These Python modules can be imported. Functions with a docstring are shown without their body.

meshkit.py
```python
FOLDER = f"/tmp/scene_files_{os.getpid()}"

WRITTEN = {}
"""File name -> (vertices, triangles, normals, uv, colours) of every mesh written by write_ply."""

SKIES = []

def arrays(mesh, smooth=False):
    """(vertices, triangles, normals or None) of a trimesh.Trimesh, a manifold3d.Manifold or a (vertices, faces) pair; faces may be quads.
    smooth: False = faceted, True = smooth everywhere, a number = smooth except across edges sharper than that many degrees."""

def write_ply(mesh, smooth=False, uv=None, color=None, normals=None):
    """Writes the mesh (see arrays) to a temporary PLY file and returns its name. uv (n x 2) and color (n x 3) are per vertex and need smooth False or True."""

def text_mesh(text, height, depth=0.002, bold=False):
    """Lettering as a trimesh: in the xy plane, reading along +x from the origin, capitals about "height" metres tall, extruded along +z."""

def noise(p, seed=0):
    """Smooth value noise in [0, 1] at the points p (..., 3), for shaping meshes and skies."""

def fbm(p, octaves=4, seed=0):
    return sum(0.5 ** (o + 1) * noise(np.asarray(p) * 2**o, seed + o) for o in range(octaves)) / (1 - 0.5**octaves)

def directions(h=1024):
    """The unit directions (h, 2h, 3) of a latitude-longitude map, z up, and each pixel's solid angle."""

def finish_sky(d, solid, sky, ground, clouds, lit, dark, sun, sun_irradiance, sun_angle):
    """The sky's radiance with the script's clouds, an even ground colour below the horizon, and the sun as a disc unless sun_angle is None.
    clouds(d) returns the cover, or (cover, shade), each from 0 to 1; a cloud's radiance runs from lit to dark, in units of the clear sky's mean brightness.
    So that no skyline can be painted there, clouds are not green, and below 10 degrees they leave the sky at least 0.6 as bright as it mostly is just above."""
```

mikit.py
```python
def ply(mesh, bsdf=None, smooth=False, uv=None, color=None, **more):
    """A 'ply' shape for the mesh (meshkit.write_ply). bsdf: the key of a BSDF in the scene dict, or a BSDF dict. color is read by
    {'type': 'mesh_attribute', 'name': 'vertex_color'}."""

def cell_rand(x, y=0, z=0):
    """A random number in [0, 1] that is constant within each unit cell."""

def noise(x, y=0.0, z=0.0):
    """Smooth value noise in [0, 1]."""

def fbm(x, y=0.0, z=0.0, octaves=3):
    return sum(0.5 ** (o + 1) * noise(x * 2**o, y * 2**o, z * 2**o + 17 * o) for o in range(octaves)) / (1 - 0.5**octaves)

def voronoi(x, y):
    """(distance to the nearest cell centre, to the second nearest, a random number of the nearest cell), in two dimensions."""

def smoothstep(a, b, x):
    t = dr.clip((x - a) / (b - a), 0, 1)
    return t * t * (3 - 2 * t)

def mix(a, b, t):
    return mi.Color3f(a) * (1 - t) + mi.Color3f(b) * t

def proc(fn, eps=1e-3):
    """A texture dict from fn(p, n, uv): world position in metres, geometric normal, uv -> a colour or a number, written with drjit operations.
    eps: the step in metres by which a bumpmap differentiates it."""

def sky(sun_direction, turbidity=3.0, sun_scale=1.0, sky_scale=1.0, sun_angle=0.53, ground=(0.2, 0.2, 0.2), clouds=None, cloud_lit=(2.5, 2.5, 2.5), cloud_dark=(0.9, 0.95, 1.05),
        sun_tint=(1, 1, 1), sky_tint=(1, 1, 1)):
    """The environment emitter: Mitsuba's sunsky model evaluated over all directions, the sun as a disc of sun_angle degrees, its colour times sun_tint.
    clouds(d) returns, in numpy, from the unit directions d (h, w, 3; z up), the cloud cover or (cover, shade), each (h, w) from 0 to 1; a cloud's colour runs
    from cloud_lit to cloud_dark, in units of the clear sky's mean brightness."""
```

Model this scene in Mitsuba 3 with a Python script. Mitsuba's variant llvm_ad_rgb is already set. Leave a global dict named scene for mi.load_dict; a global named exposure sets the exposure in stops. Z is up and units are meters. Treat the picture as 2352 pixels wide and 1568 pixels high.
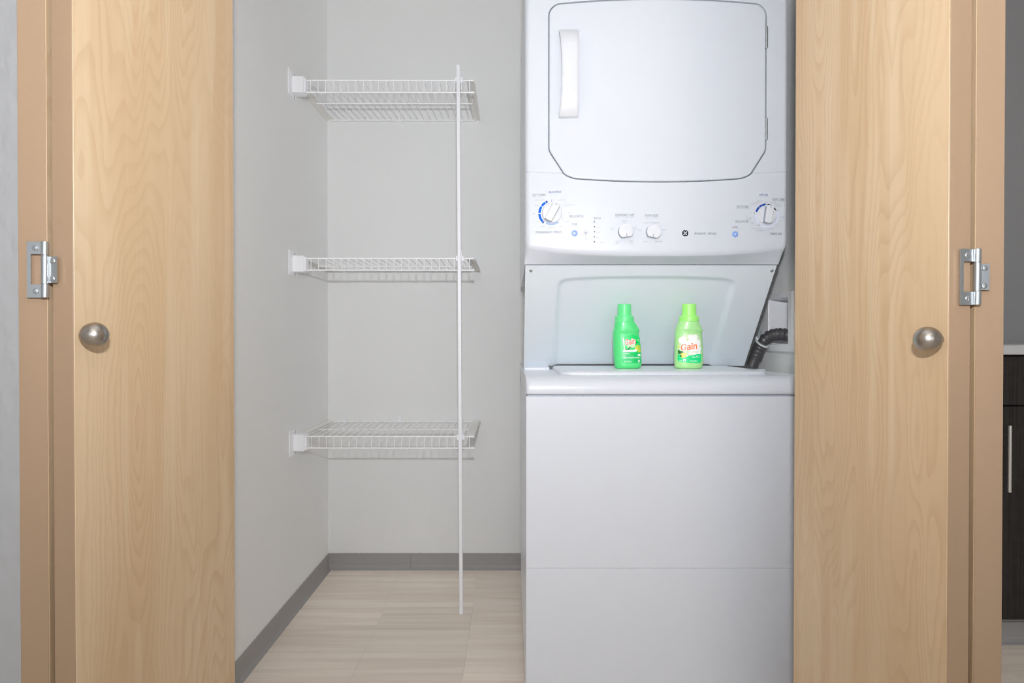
import math, random
import numpy as np
import trimesh
import shapely
from shapely.geometry import Polygon, Point, LineString, box as sbox
from shapely import affinity
from shapely.ops import unary_union
import drjit as dr
import mitsuba as mi
import mikit, meshkit
from mikit import proc, noise, fbm, smoothstep, mix, cell_rand

T = mi.ScalarTransform4f
random.seed(7)
rng = np.random.default_rng(7)
scene, labels = {}, {}

# ------------------------------------------------------------------ camera
EYE = 0.94
TILT = 0.008
scene['camera'] = {
    'type': 'perspective', 'fov_axis': 'x', 'fov': 2 * math.degrees(math.atan(1176 / 1450.0)),
    'principal_point_offset_y': -0.0041, 'principal_point_offset_x': 0.0008,
    'near_clip': 0.05, 'far_clip': 50.0,
    'to_world': T().look_at(origin=[0, 0, EYE], target=[0, math.cos(TILT), EYE - math.sin(TILT)], up=[0, 0, 1]),
}
exposure = -0.22
FLASH = 3150.0        # radiance of the photographer's flash head
FILL_WINDOW = 2.35         # radiance of the fill window added behind the camera
CEIL = 3.5           # radiance of the ceiling panel added for ambient fill


def lin(r, g, b):
    return [((c / 255 / 12.92) if c / 255 <= 0.04045 else ((c / 255 + 0.055) / 1.055) ** 2.4) for c in (r, g, b)]


def rgb(v):
    return {'type': 'rgb', 'value': [float(x) for x in v]}


def pr(name, base, rough=0.5, metallic=0.0, spec=0.5, coat=0.0, **more):
    b = {'type': 'principled', 'base_color': base if isinstance(base, dict) else rgb(base), 'roughness': rough, 'metallic': metallic, **more}
    if metallic == 0:
        b['specular'] = spec
    if coat:
        b['clearcoat'] = coat
        b['clearcoat_gloss'] = 0.9
    scene[name] = {'type': 'twosided', 'bsdf': b}


# ------------------------------------------------------------------ lights
scene['flash_lamp'] = {
    'type': 'disk', 'to_world': T().translate([0.015, -0.05, 1.19]).look_at(origin=[0, 0, 0], target=[0, 1, 0.84], up=[0, 0, 1]).scale(0.032),
    'emitter': {'type': 'area', 'radiance': rgb([FLASH * 0.985, FLASH * 1.0, FLASH * 1.03])},
}
labels['flash_lamp'] = {'label': 'small round flash head behind and just above the viewpoint', 'category': 'lamp'}
scene['ceiling_fill'] = {  # unseen panel added as soft ambient fill from above
    'type': 'rectangle', 'to_world': T().translate([0.1, -0.7, 2.425]).rotate([1, 0, 0], 180).scale([0.75, 0.30, 1]),
    'emitter': {'type': 'area', 'radiance': rgb([CEIL * 1.05, CEIL, CEIL * 0.93])},
}
labels['ceiling_fill'] = {'label': 'unseen glowing panel added under the hall ceiling as ambient fill', 'category': 'lamp'}
scene['window_1__pane'] = {  # unseen glowing pane added to light the closet evenly from the front
    'type': 'rectangle', 'to_world': T().translate([0.1, -2.86, 1.45]).rotate([1, 0, 0], -90).scale([1.5, 0.85, 1]),
    'emitter': {'type': 'area', 'radiance': rgb([FILL_WINDOW * 0.95, FILL_WINDOW, FILL_WINDOW * 1.08])},
}
labels['window_1'] = {'label': 'unseen bright window added in the hall wall as frontal fill light', 'category': 'window', 'kind': 'structure'}

# ------------------------------------------------------------------ materials
def rough_paint(p, n, uv):
    q = p * 1.0
    return 0.0060 * fbm(q.x * 60 + q.y * 60, q.z * 34, q.y * 9, 3)


def wall_col(p, n, uv):
    f = fbm(p.x * 2.3, p.y * 2.3, p.z * 2.3, 3) - 0.5
    return mi.Color3f(0.76, 0.765, 0.76) * (1 + 0.03 * f)


pr('m_wall', proc(wall_col), 0.75, spec=0.25)
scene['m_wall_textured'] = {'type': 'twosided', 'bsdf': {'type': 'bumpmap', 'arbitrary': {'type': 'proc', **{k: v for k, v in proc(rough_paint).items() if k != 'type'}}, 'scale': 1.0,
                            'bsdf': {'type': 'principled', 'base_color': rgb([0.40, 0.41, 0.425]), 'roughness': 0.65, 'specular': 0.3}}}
pr('m_wall_dark', [0.30, 0.30, 0.305], 0.6, spec=0.3)
pr('m_white_paint', [0.75, 0.75, 0.74], 0.8, spec=0.2)


def maple(p, n, uv):
    side = dr.select(p.x > 0, 31.7, 0.0)
    u = p.y + side
    z = p.z
    warp = 0.010 * (fbm(u * 30, z * 16, side, 3) - 0.5) + 0.004 * (fbm(u * 80, z * 45, side + 3, 2) - 0.5)
    h = fbm((u + warp) * 9.0, z * 1.25, 3.1 + side, 3) + 0.7 * (u + warp)
    k = h * 30.0
    fr = k - dr.floor(k)
    line = smoothstep(0.0, 0.55, fr) * (1 - smoothstep(0.93, 1.0, fr))
    vis = smoothstep(0.30, 0.62, fbm(u * 5.0, z * 0.9, 9.0, 2))
    fine = fbm(u * 330, z * 3.0, 2.0, 2)
    cloud = fbm(u * 9, z * 1.2, 12.0, 3)
    flame = smoothstep(0.55, 0.78, fbm(u * 42, z * 2.6, 21.0, 2))
    c = mix(lin(194, 170, 139), lin(187, 160, 127), smoothstep(0.25, 0.75, cloud))
    c = mix(c, mi.Color3f(lin(201, 182, 154)), 0.35 * flame)
    d = mi.Color3f(1.0) - mi.Color3f(0.068, 0.095, 0.125) * (1 - line) * (0.25 + 0.75 * vis) - 0.05 * (fine - 0.5)
    return c * d


pr('m_maple', proc(maple), 0.42, spec=0.35)


def band_col(p, n, uv):
    f = fbm(p.x * 40 + p.y * 40, p.z * 3, 0, 2) - 0.5
    return mi.Color3f(lin(148, 124, 101)) * (1 + 0.06 * f)


pr('m_band', proc(band_col), 0.5, spec=0.3)
pr('m_enamel', [0.575, 0.605, 0.66], 0.28, spec=0.5)
pr('m_enamel_lightened', [0.69, 0.74, 0.79], 0.36, spec=0.5)  # same enamel, lightened to make up for weak light on the slanted panel
pr('m_white_wire', [0.86, 0.87, 0.88], 0.35, spec=0.5)
pr('m_shelf_strip', [0.70, 0.69, 0.66], 0.5)
pr('m_white_plastic', [0.61, 0.63, 0.67], 0.35)
pr('m_shelf_plastic', [0.81, 0.82, 0.845], 0.35)
pr('m_dark', [0.02, 0.021, 0.024], 0.6)
pr('m_dark_steel', [0.10, 0.105, 0.10], 0.5)
pr('m_zinc', [0.50, 0.54, 0.57], 0.33, metallic=1.0)
pr('m_zinc_screw', [0.55, 0.58, 0.61], 0.25, metallic=1.0)
pr('m_nickel', [0.40, 0.365, 0.33], 0.30, metallic=1.0)
pr('m_chrome', [0.75, 0.74, 0.72], 0.22, metallic=1.0)
pr('m_hose', [0.062, 0.058, 0.062], 0.38)
pr('m_tie', [0.70, 0.74, 0.72], 0.4)
pr('m_conduit', [0.36, 0.40, 0.43], 0.4)
pr('m_base', lin(154, 152, 151), 0.5, spec=0.3)
pr('m_ink', lin(98, 101, 114), 0.7, spec=0.1)
pr('m_ink_light', lin(165, 169, 182), 0.7, spec=0.1)
pr('m_ink_blue', lin(72, 82, 150), 0.7, spec=0.1)
pr('m_ink_black', lin(30, 32, 40), 0.7, spec=0.1)
pr('m_arc_blue', lin(10, 92, 205), 0.6, spec=0.2)
pr('m_arc_dark', lin(14, 62, 150), 0.6, spec=0.2)
pr('m_arc_pale', lin(160, 182, 224), 0.6, spec=0.2)
pr('m_arc_faint', lin(206, 212, 232), 0.6, spec=0.2)
pr('m_button', lin(128, 158, 218), 0.35)
pr('m_grey_knob', lin(140, 150, 162), 0.4)


def tile_mat(name, seed, tone):
    def f(p, n, uv):
        g = fbm(p.x * 2.2 + seed * 3.7, p.y * 46, seed * 1.3, 3)
        g2 = fbm(p.x * 6.0 + seed, p.y * 210, seed * 2.1, 2)
        bl = fbm(p.x * 3 + seed, p.y * 7, seed * 5.0, 2)
        c = mix(lin(232, 222, 209), lin(221, 208, 195), smoothstep(0.25, 0.8, g))
        return c * (tone * (1 + 0.10 * (g2 - 0.5) + 0.06 * (bl - 0.5)))
    pr(name, proc(f), 0.5, spec=0.35)


for i, (sd, tn) in enumerate(((1.0, 1.0), (5.3, 0.95), (9.1, 1.04))):
    tile_mat(f'm_tile_{i}', sd, tn)


def espresso(p, n, uv):
    g = fbm(p.x * 190, p.z * 4.0, 1.0, 3)
    g2 = fbm(p.x * 40, p.z * 60, 4.0, 2)
    return mix(lin(42, 37, 35), lin(26, 22, 22), smoothstep(0.25, 0.8, g * 0.75 + g2 * 0.25))


pr('m_espresso', proc(espresso), 0.55, spec=0.35)
pr('m_counter', [0.50, 0.50, 0.51], 0.4)
pr('m_b_green', lin(84, 220, 128), 0.33, coat=0.3)
pr('m_b_green_cap', lin(102, 228, 142), 0.38)
pr('m_b_lime', lin(170, 230, 152), 0.33, coat=0.3)
pr('m_b_lime_cap', lin(164, 244, 124), 0.38)
for nm, c in dict(green=(10, 216, 104), deep=(0, 196, 102), teal=(10, 222, 132), leaf=(14, 112, 40), cream=(226, 238, 200), pale=(205, 228, 185), lime=(176, 214, 80), yellow=(232, 214, 60),
                  white=(248, 250, 246), orange=(255, 104, 32), red=(244, 84, 44), grey=(150, 130, 150)).items():
    pr('m_print_' + nm, lin(*c), 0.28, coat=1.0)


# ------------------------------------------------------------------ helpers
def numbered(key):
    if key not in scene and key not in labels:
        return key
    i = 1
    while f'{key}_{i:03d}' in scene or f'{key}_{i:03d}' in labels:
        i += 1
    return f'{key}_{i:03d}'


def put(name, mesh, bsdf, parent=None, smooth=False, label=None, kind=None):
    key = numbered(name if parent is None else parent + '__' + name)
    scene[key] = mikit.ply(mesh, bsdf, smooth=smooth)
    if label or kind:
        labels[key] = {}
        if label:
            labels[key]['label'] = label
        if kind:
            labels[key]['kind'] = kind
    return key


def thing(key, label, cat, group=None, kind=None):
    key = numbered(key)
    labels[key] = {'label': label, 'category': cat}
    if group:
        labels[key]['group'] = group
    if kind:
        labels[key]['kind'] = kind
    return key


def cat(*ms):
    return trimesh.util.concatenate([m for m in ms])


def cbox(x0, x1, y0, y1, z0, z1, c=0.0):
    if c <= 0:
        return trimesh.creation.box(bounds=[[x0, y0, z0], [x1, y1, z1]])
    pts = []
    for sx in (0, 1):
        for sy in (0, 1):
            for sz in (0, 1):
                X, Y, Z = (x0, x1)[sx], (y0, y1)[sy], (z0, z1)[sz]
                dx, dy, dz = (c, -c)[sx], (c, -c)[sy], (c, -c)[sz]
                pts += [(X, Y + dy, Z + dz), (X + dx, Y, Z + dz), (X + dx, Y + dy, Z)]
    return trimesh.convex.convex_hull(np.array(pts))


def rbox(x0, x1, y0, y1, z0, z1, r):
    pts = []
    s = trimesh.creation.icosphere(subdivisions=2, radius=r).vertices
    for X in (x0 + r, x1 - r):
        for Y in (y0 + r, y1 - r):
            for Z in (z0 + r, z1 - r):
                pts.append(s + [X, Y, Z])
    return trimesh.convex.convex_hull(np.vstack(pts))


def grid(P):
    """P (nu, nv, 3) -> mesh"""
    nu, nv = P.shape[:2]
    i = np.arange(nu * nv).reshape(nu, nv)
    a, b, c, d = i[:-1, :-1].ravel(), i[1:, :-1].ravel(), i[1:, 1:].ravel(), i[:-1, 1:].ravel()
    return trimesh.Trimesh(P.reshape(-1, 3), np.vstack([np.stack([a, b, c], 1), np.stack([a, c, d], 1)]), process=False)


def loft(rings, cap0=True, cap1=True):
    """closed rings (k, n, 3)"""
    R = np.asarray(rings, float)
    k, n = R.shape[:2]
    i = np.arange(k * n).reshape(k, n)
    j = np.roll(i, -1, axis=1)
    a, b, c, d = i[:-1].ravel(), j[:-1].ravel(), j[1:].ravel(), i[1:].ravel()
    F = [np.stack([a, b, c], 1), np.stack([a, c, d], 1)]
    V = [R.reshape(-1, 3)]
    m = k * n
    if cap0:
        V.append(R[0].mean(0)[None]); F.append(np.stack([j[0], i[0], np.full(n, m)], 1)); m += 1
    if cap1:
        V.append(R[-1].mean(0)[None]); F.append(np.stack([i[-1], j[-1], np.full(n, m)], 1)); m += 1
    me = trimesh.Trimesh(np.vstack(V), np.vstack(F), process=False)
    me.fix_normals()
    return me


def tube(pts, r, n=8, caps=True):
    pts = np.asarray(pts, float)
    r = np.broadcast_to(r, (len(pts),))
    t = np.gradient(pts, axis=0)
    t /= np.linalg.norm(t, axis=1, keepdims=True)
    up = np.array([0, 0, 1.0]) if abs(t[0][2]) < 0.9 else np.array([1.0, 0, 0])
    rings, a = [], np.cross(t[0], up)
    for p, d, q in zip(pts, t, r):
        a = a - d * (a @ d)
        a /= np.linalg.norm(a)
        b = np.cross(d, a)
        th = np.arange(n) * 2 * np.pi / n
        rings.append(p + q * (np.cos(th)[:, None] * a + np.sin(th)[:, None] * b))
    return loft(rings, caps, caps)


def lathe(profile, origin, axis, n=40):
    """profile [(r, h)] turned about axis through origin"""
    ax = np.asarray(axis, float) / np.linalg.norm(axis)
    up = np.array([0, 0, 1.0]) if abs(ax[2]) < 0.9 else np.array([1.0, 0, 0])
    a = np.cross(ax, up); a /= np.linalg.norm(a)
    b = np.cross(ax, a)
    th = np.arange(n) * 2 * np.pi / n
    circ = np.cos(th)[:, None] * a + np.sin(th)[:, None] * b
    return loft([np.asarray(origin) + ax * h + max(r, 1e-5) * circ for r, h in profile])


def extrude_x(profile_yz, x0, x1):
    m = trimesh.creation.extrude_polygon(Polygon(profile_yz), x1 - x0, engine='earcut')
    v = m.vertices.copy()
    m.vertices = np.stack([v[:, 2] + x0, v[:, 0], v[:, 1]], 1)
    m.fix_normals()
    return m


def extrude_y(poly_xz, y0, y1):
    m = trimesh.creation.extrude_polygon(poly_xz, y1 - y0, engine='earcut')
    v = m.vertices.copy()
    m.vertices = np.stack([v[:, 0], v[:, 2] + y0, v[:, 1]], 1)
    m.fix_normals()
    return m


def polys(g):
    return [q for q in getattr(g, 'geoms', [g]) if q.geom_type == 'Polygon' and q.area > 1e-12]


def tri2d(poly, breaks):
    """triangles of a polygon cut into vertical strips, so that they can follow a curved surface"""
    V, F, n = [], [], 0
    x0, _, x1, _ = poly.bounds
    bs = [x0 - 1e-6] + [b for b in breaks if x0 < b < x1] + [x1 + 1e-6]
    for a, b in zip(bs[:-1], bs[1:]):
        for q in polys(poly.intersection(sbox(a, -10, b, 10))):
            v, f = trimesh.creation.triangulate_polygon(q, engine='earcut')
            if len(f):
                d = v[f]
                area = (d[:, 1, 0] - d[:, 0, 0]) * (d[:, 2, 1] - d[:, 0, 1]) - (d[:, 2, 0] - d[:, 0, 0]) * (d[:, 1, 1] - d[:, 0, 1])
                f = np.where((area < 0)[:, None], f[:, ::-1], f)
                V.append(v); F.append(f + n); n += len(v)
    return np.vstack(V), np.vstack(F)


def decal(geom, surf, off=0.0002, step=0.01):
    """flat print: a polygon in (x, z) laid on the surface y = surf(x, z)"""
    out = []
    for q in polys(geom):
        x0, _, x1, _ = q.bounds
        v, f = tri2d(q, np.arange(x0, x1, step)[1:])
        out.append(trimesh.Trimesh(np.stack([v[:, 0], surf(v[:, 0], v[:, 1]) - off, v[:, 1]], 1), f, process=False))
    return cat(*out)


_text = {}


def text_poly(s, h, bold=False):
    """lettering as a shapely shape centred on the origin, capitals h tall"""
    if (s, bold) not in _text:
        m = meshkit.text_mesh(s, 0.1, 0.01, bold)
        top = m.faces[(m.face_normals[:, 2] > 0.9)]
        tri = m.vertices[top][:, :, :2]
        g = unary_union([Polygon(t).buffer(1e-6) for t in tri])
        x0, _, x1, _ = g.bounds
        _text[s, bold] = affinity.translate(g, -(x0 + x1) / 2, -0.05)
    return affinity.scale(_text[s, bold], h / 0.1, h / 0.1, origin=(0, 0))


def ring_arc(cx, cz, r0, r1, a0, a1):
    """annular sector; angles in degrees clockwise from twelve o'clock"""
    n = max(4, int(abs(a1 - a0) / 6))
    th = np.radians(np.linspace(a0, a1, n))
    out = [(cx + r1 * math.sin(t), cz + r1 * math.cos(t)) for t in th]
    out += [(cx + r0 * math.sin(t), cz + r0 * math.cos(t)) for t in th[::-1]]
    return Polygon(out)


def clock(cx, cz, r, deg):
    return cx + r * math.sin(math.radians(deg)), cz + r * math.cos(math.radians(deg))


def place(mesh, origin, ex, ey, ez=(0, 0, 1)):
    """mesh from local axes to world"""
    M = np.eye(4)
    M[:3, 0], M[:3, 1], M[:3, 2], M[:3, 3] = ex, ey, ez, origin
    m = mesh.copy()
    m.apply_transform(M)
    if np.linalg.det(M[:3, :3]) < 0 and False:
        m.invert()
    return m


# ------------------------------------------------------------------ the setting
XL, XR, YB, YF = -0.748, 0.790, 2.575, 1.32     # closet: left wall, right wall, back wall, inside of the front wall
CEILING = 2.44


def struct(key, mesh, mat, label, cat_, smooth=False):
    put(key, mesh, mat, smooth=smooth)
    labels[key] = {'label': label, 'category': cat_, 'kind': 'structure'}


struct('floor', cbox(-2.1, 3.1, -2.9, 2.8, -0.10, -0.003), 'm_tile_0', 'pale beige floor of long grained tiles in closet, hall and kitchen', 'floor')
# tiles 12 x 24 in: columns run towards the back, joints staggered
tx, ty = 0.3085, 0.50
col = 0
for cx in np.arange(-0.443 - 2 * tx, 2.4, tx):
    col += 1
    off = (0.27, 0.41, 0.07, 0.21)[col % 4]
    k = 0
    for cy in np.arange(1.0 + off - ty, 2.6, ty):
        x0, x1 = cx + 0.0001, cx + tx - 0.0001
        y0, y1 = cy + 0.0001, cy + ty - 0.0001
        y1 = min(y1, 2.6)
        k += 1
        inside = x1 > -0.80 and x0 < 0.80
        kitchen = x0 > 0.80
        if y1 < 1.32 or y1 - y0 < 0.02 or not (inside or kitchen):
            continue
        x0, x1 = max(x0, -0.7475), x1
        if kitchen:
            x0 = max(x0, 0.905)
            y1 = min(y1, 2.55)
        elif x1 > 0.7895:
            x1 = 0.7895
        y1 = min(y1, 2.5745)
        y0 = max(y0, 1.33)
        if y1 - y0 < 0.02 or x1 - x0 < 0.02:
            continue
        put('tile', cbox(x0, x1, y0, y1, -0.003, 0.0, 0.00014), f'm_tile_{int(rng.integers(3))}', 'floor')

struct('ceiling', cbox(-2.1, 3.1, -2.95, 2.75, CEILING, CEILING + 0.1), 'm_white_paint', 'plain white ceiling above closet and hall', 'ceiling')
struct('wall_back', cbox(XL - 0.1, 0.895, YB, YB + 0.1, -0.003, CEILING), 'm_wall', 'light grey back wall of the closet behind the wire shelves', 'wall')
struct('wall_left', cbox(XL - 0.1, XL, YF, YB, -0.003, CEILING), 'm_wall', 'light grey left side wall of the closet holding the shelf brackets', 'wall')
# right wall with the recess for the washer outlet box
import manifold3d as m3


def mbox(x0, x1, y0, y1, z0, z1):
    return m3.Manifold.cube([x1 - x0, y1 - y0, z1 - z0]).translate([x0, y0, z0])


OB = dict(y0=1.784, y1=1.920, z0=0.925, z1=1.060)
wr = mbox(XR, 0.895, YF, YB, -0.003, CEILING) - mbox(XR - 0.01, XR + 0.075, OB['y0'], OB['y1'], OB['z0'], OB['z1'])
struct('wall_right', wr, 'm_wall', 'light grey right side wall of the closet with a recessed outlet box', 'wall')
wf = mbox(-2.0, 0.895, 1.2, YF, -0.003, CEILING) - mbox(-0.752, 0.752, 1.1, 1.4, -0.01, 2.06)
struct('wall_front', wf, 'm_wall_textured', 'textured light grey wall around the closet opening, left of the left folding door', 'wall')
struct('wall_hall_left', cbox(-2.1, -2.0, -2.9, 1.32, -0.003, CEILING), 'm_white_paint', 'plain side wall of the hall beyond the left edge', 'wall')
struct('wall_hall_right', cbox(3.0, 3.1, -2.9, 2.7, -0.003, CEILING), 'm_white_paint', 'plain side wall of the hall beyond the right edge', 'wall')
hw = mbox(-2.1, 3.1, -2.95, -2.85, -0.003, CEILING) - mbox(-1.4, 1.6, -3.0, -2.8, 0.6, 2.3)
struct('wall_hall_rear', hw, 'm_white_paint', 'plain wall of the hall behind the viewpoint', 'wall')
fr = mbox(-1.44, 1.64, -2.86, -2.835, 0.56, 2.34) - mbox(-1.39, 1.59, -2.9, -2.8, 0.61, 2.29) + mbox(0.08, 0.12, -2.86, -2.84, 0.6, 2.3)  # frame round the added fill pane
put('frame', fr, 'm_white_paint', 'window_1')
struct('wall_kitchen', cbox(0.897, 3.0, 2.56, 2.66, -0.003, CEILING), 'm_wall_dark', 'dark grey wall above the counter at the right edge', 'wall')

# vinyl cove base
def cove(t=0.0035, h=0.066, toe=0.014):
    return [(0, 0), (toe, 0), (toe, 0.0025), (t + 0.005, 0.007), (t + 0.0015, 0.013), (t, 0.020), (t, h - 0.0015), (t - 0.001, h), (0, h)]


def base_run(p0, d, length, nrm):
    m = trimesh.creation.extrude_polygon(Polygon(cove()), length, engine='earcut')
    v = m.vertices
    d, nrm = np.asarray(d, float), np.asarray(nrm, float)
    m.vertices = np.asarray(p0) + v[:, :1] * nrm + v[:, 1:2] * np.array([0, 0, 1.0]) + v[:, 2:] * d
    m.fix_normals()
    return m


labels['baseboard_back'] = {'label': 'grey vinyl base strip along the foot of the closet back wall', 'category': 'baseboard', 'kind': 'structure'}
put('strip', base_run([XL + 0.0005, YB - 0.0002, 0.0002], [1, 0, 0], 0.337, [0, -1, 0]), 'm_base', 'baseboard_back', smooth=30)
put('strip', base_run([XL + 0.3382, YB - 0.0002, 0.0002], [1, 0, 0], 1.1, [0, -1, 0]), 'm_base', 'baseboard_back', smooth=30)
struct('baseboard_left', base_run([XL + 0.0002, YB - 0.0005, 0.0002], [0, -1, 0], YB - YF - 0.002, [1, 0, 0]), 'm_base', 'grey vinyl base strip along the foot of the closet left wall', 'baseboard', smooth=30)

# ------------------------------------------------------------------ folding doors
DOOR_H = (0.012, 2.045)


def hinge_meshes():
    """local: x along the leaves (big leaf towards -x), z up, y = 0 is the door edge, -y outwards"""
    t = 0.0018
    big = sbox(-0.0245, -0.0388, -0.0005, 0.0388) - sbox(-0.0195, -0.0205, -0.0005, 0.0215)
    big = big.buffer(0.0005).buffer(-0.0005)
    small = sbox(0.0015, -0.0182, 0.0170, 0.0182)
    leaf = extrude_y(big, -t, 0)
    leaf2 = extrude_y(small, -t, 0)
    prof = [(0.0, -0.039), (0.0042, -0.0388), (0.0046, -0.0382)]
    for zc in (-0.0199, 0.0199):
        prof += [(0.0046, zc - 0.0007), (0.0040, zc - 0.0004), (0.0040, zc + 0.0002), (0.0046, zc + 0.0006)]
    prof += [(0.0046, 0.0382), (0.0042, 0.0388), (0.0, 0.039)]
    barrel = lathe(prof, [0, -0.0035, 0], [0, 0, 1], 28)
    def screw(x, z, a):
        head = lathe([(0.0040, 0.0), (0.0040, 0.0004), (0.0032, 0.0012), (0.0, 0.0016)], [x, -t, z], [0, -1, 0], 24)
        s1 = cbox(-0.0026, 0.0026, -0.0005, 0.0005, -0.0004, 0.0004)
        s1.apply_transform(trimesh.transformations.rotation_matrix(a, [0, 1, 0])); s1.apply_translation([x, -t - 0.00155, z])
        s2 = cbox(-0.0004, 0.0004, -0.0005, 0.0005, -0.0026, 0.0026)
        s2.apply_transform(trimesh.transformations.rotation_matrix(a, [0, 1, 0])); s2.apply_translation([x, -t - 0.00155, z])
        return head, cat(s1, s2)
    screws = [screw(-0.0135, 0.0300, 0.5), screw(-0.0130, -0.0300, 0.2), screw(0.0108, 0.0120, 0.9), screw(0.0100, -0.0125, 0.35)]
    return leaf, leaf2, barrel, screws


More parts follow.
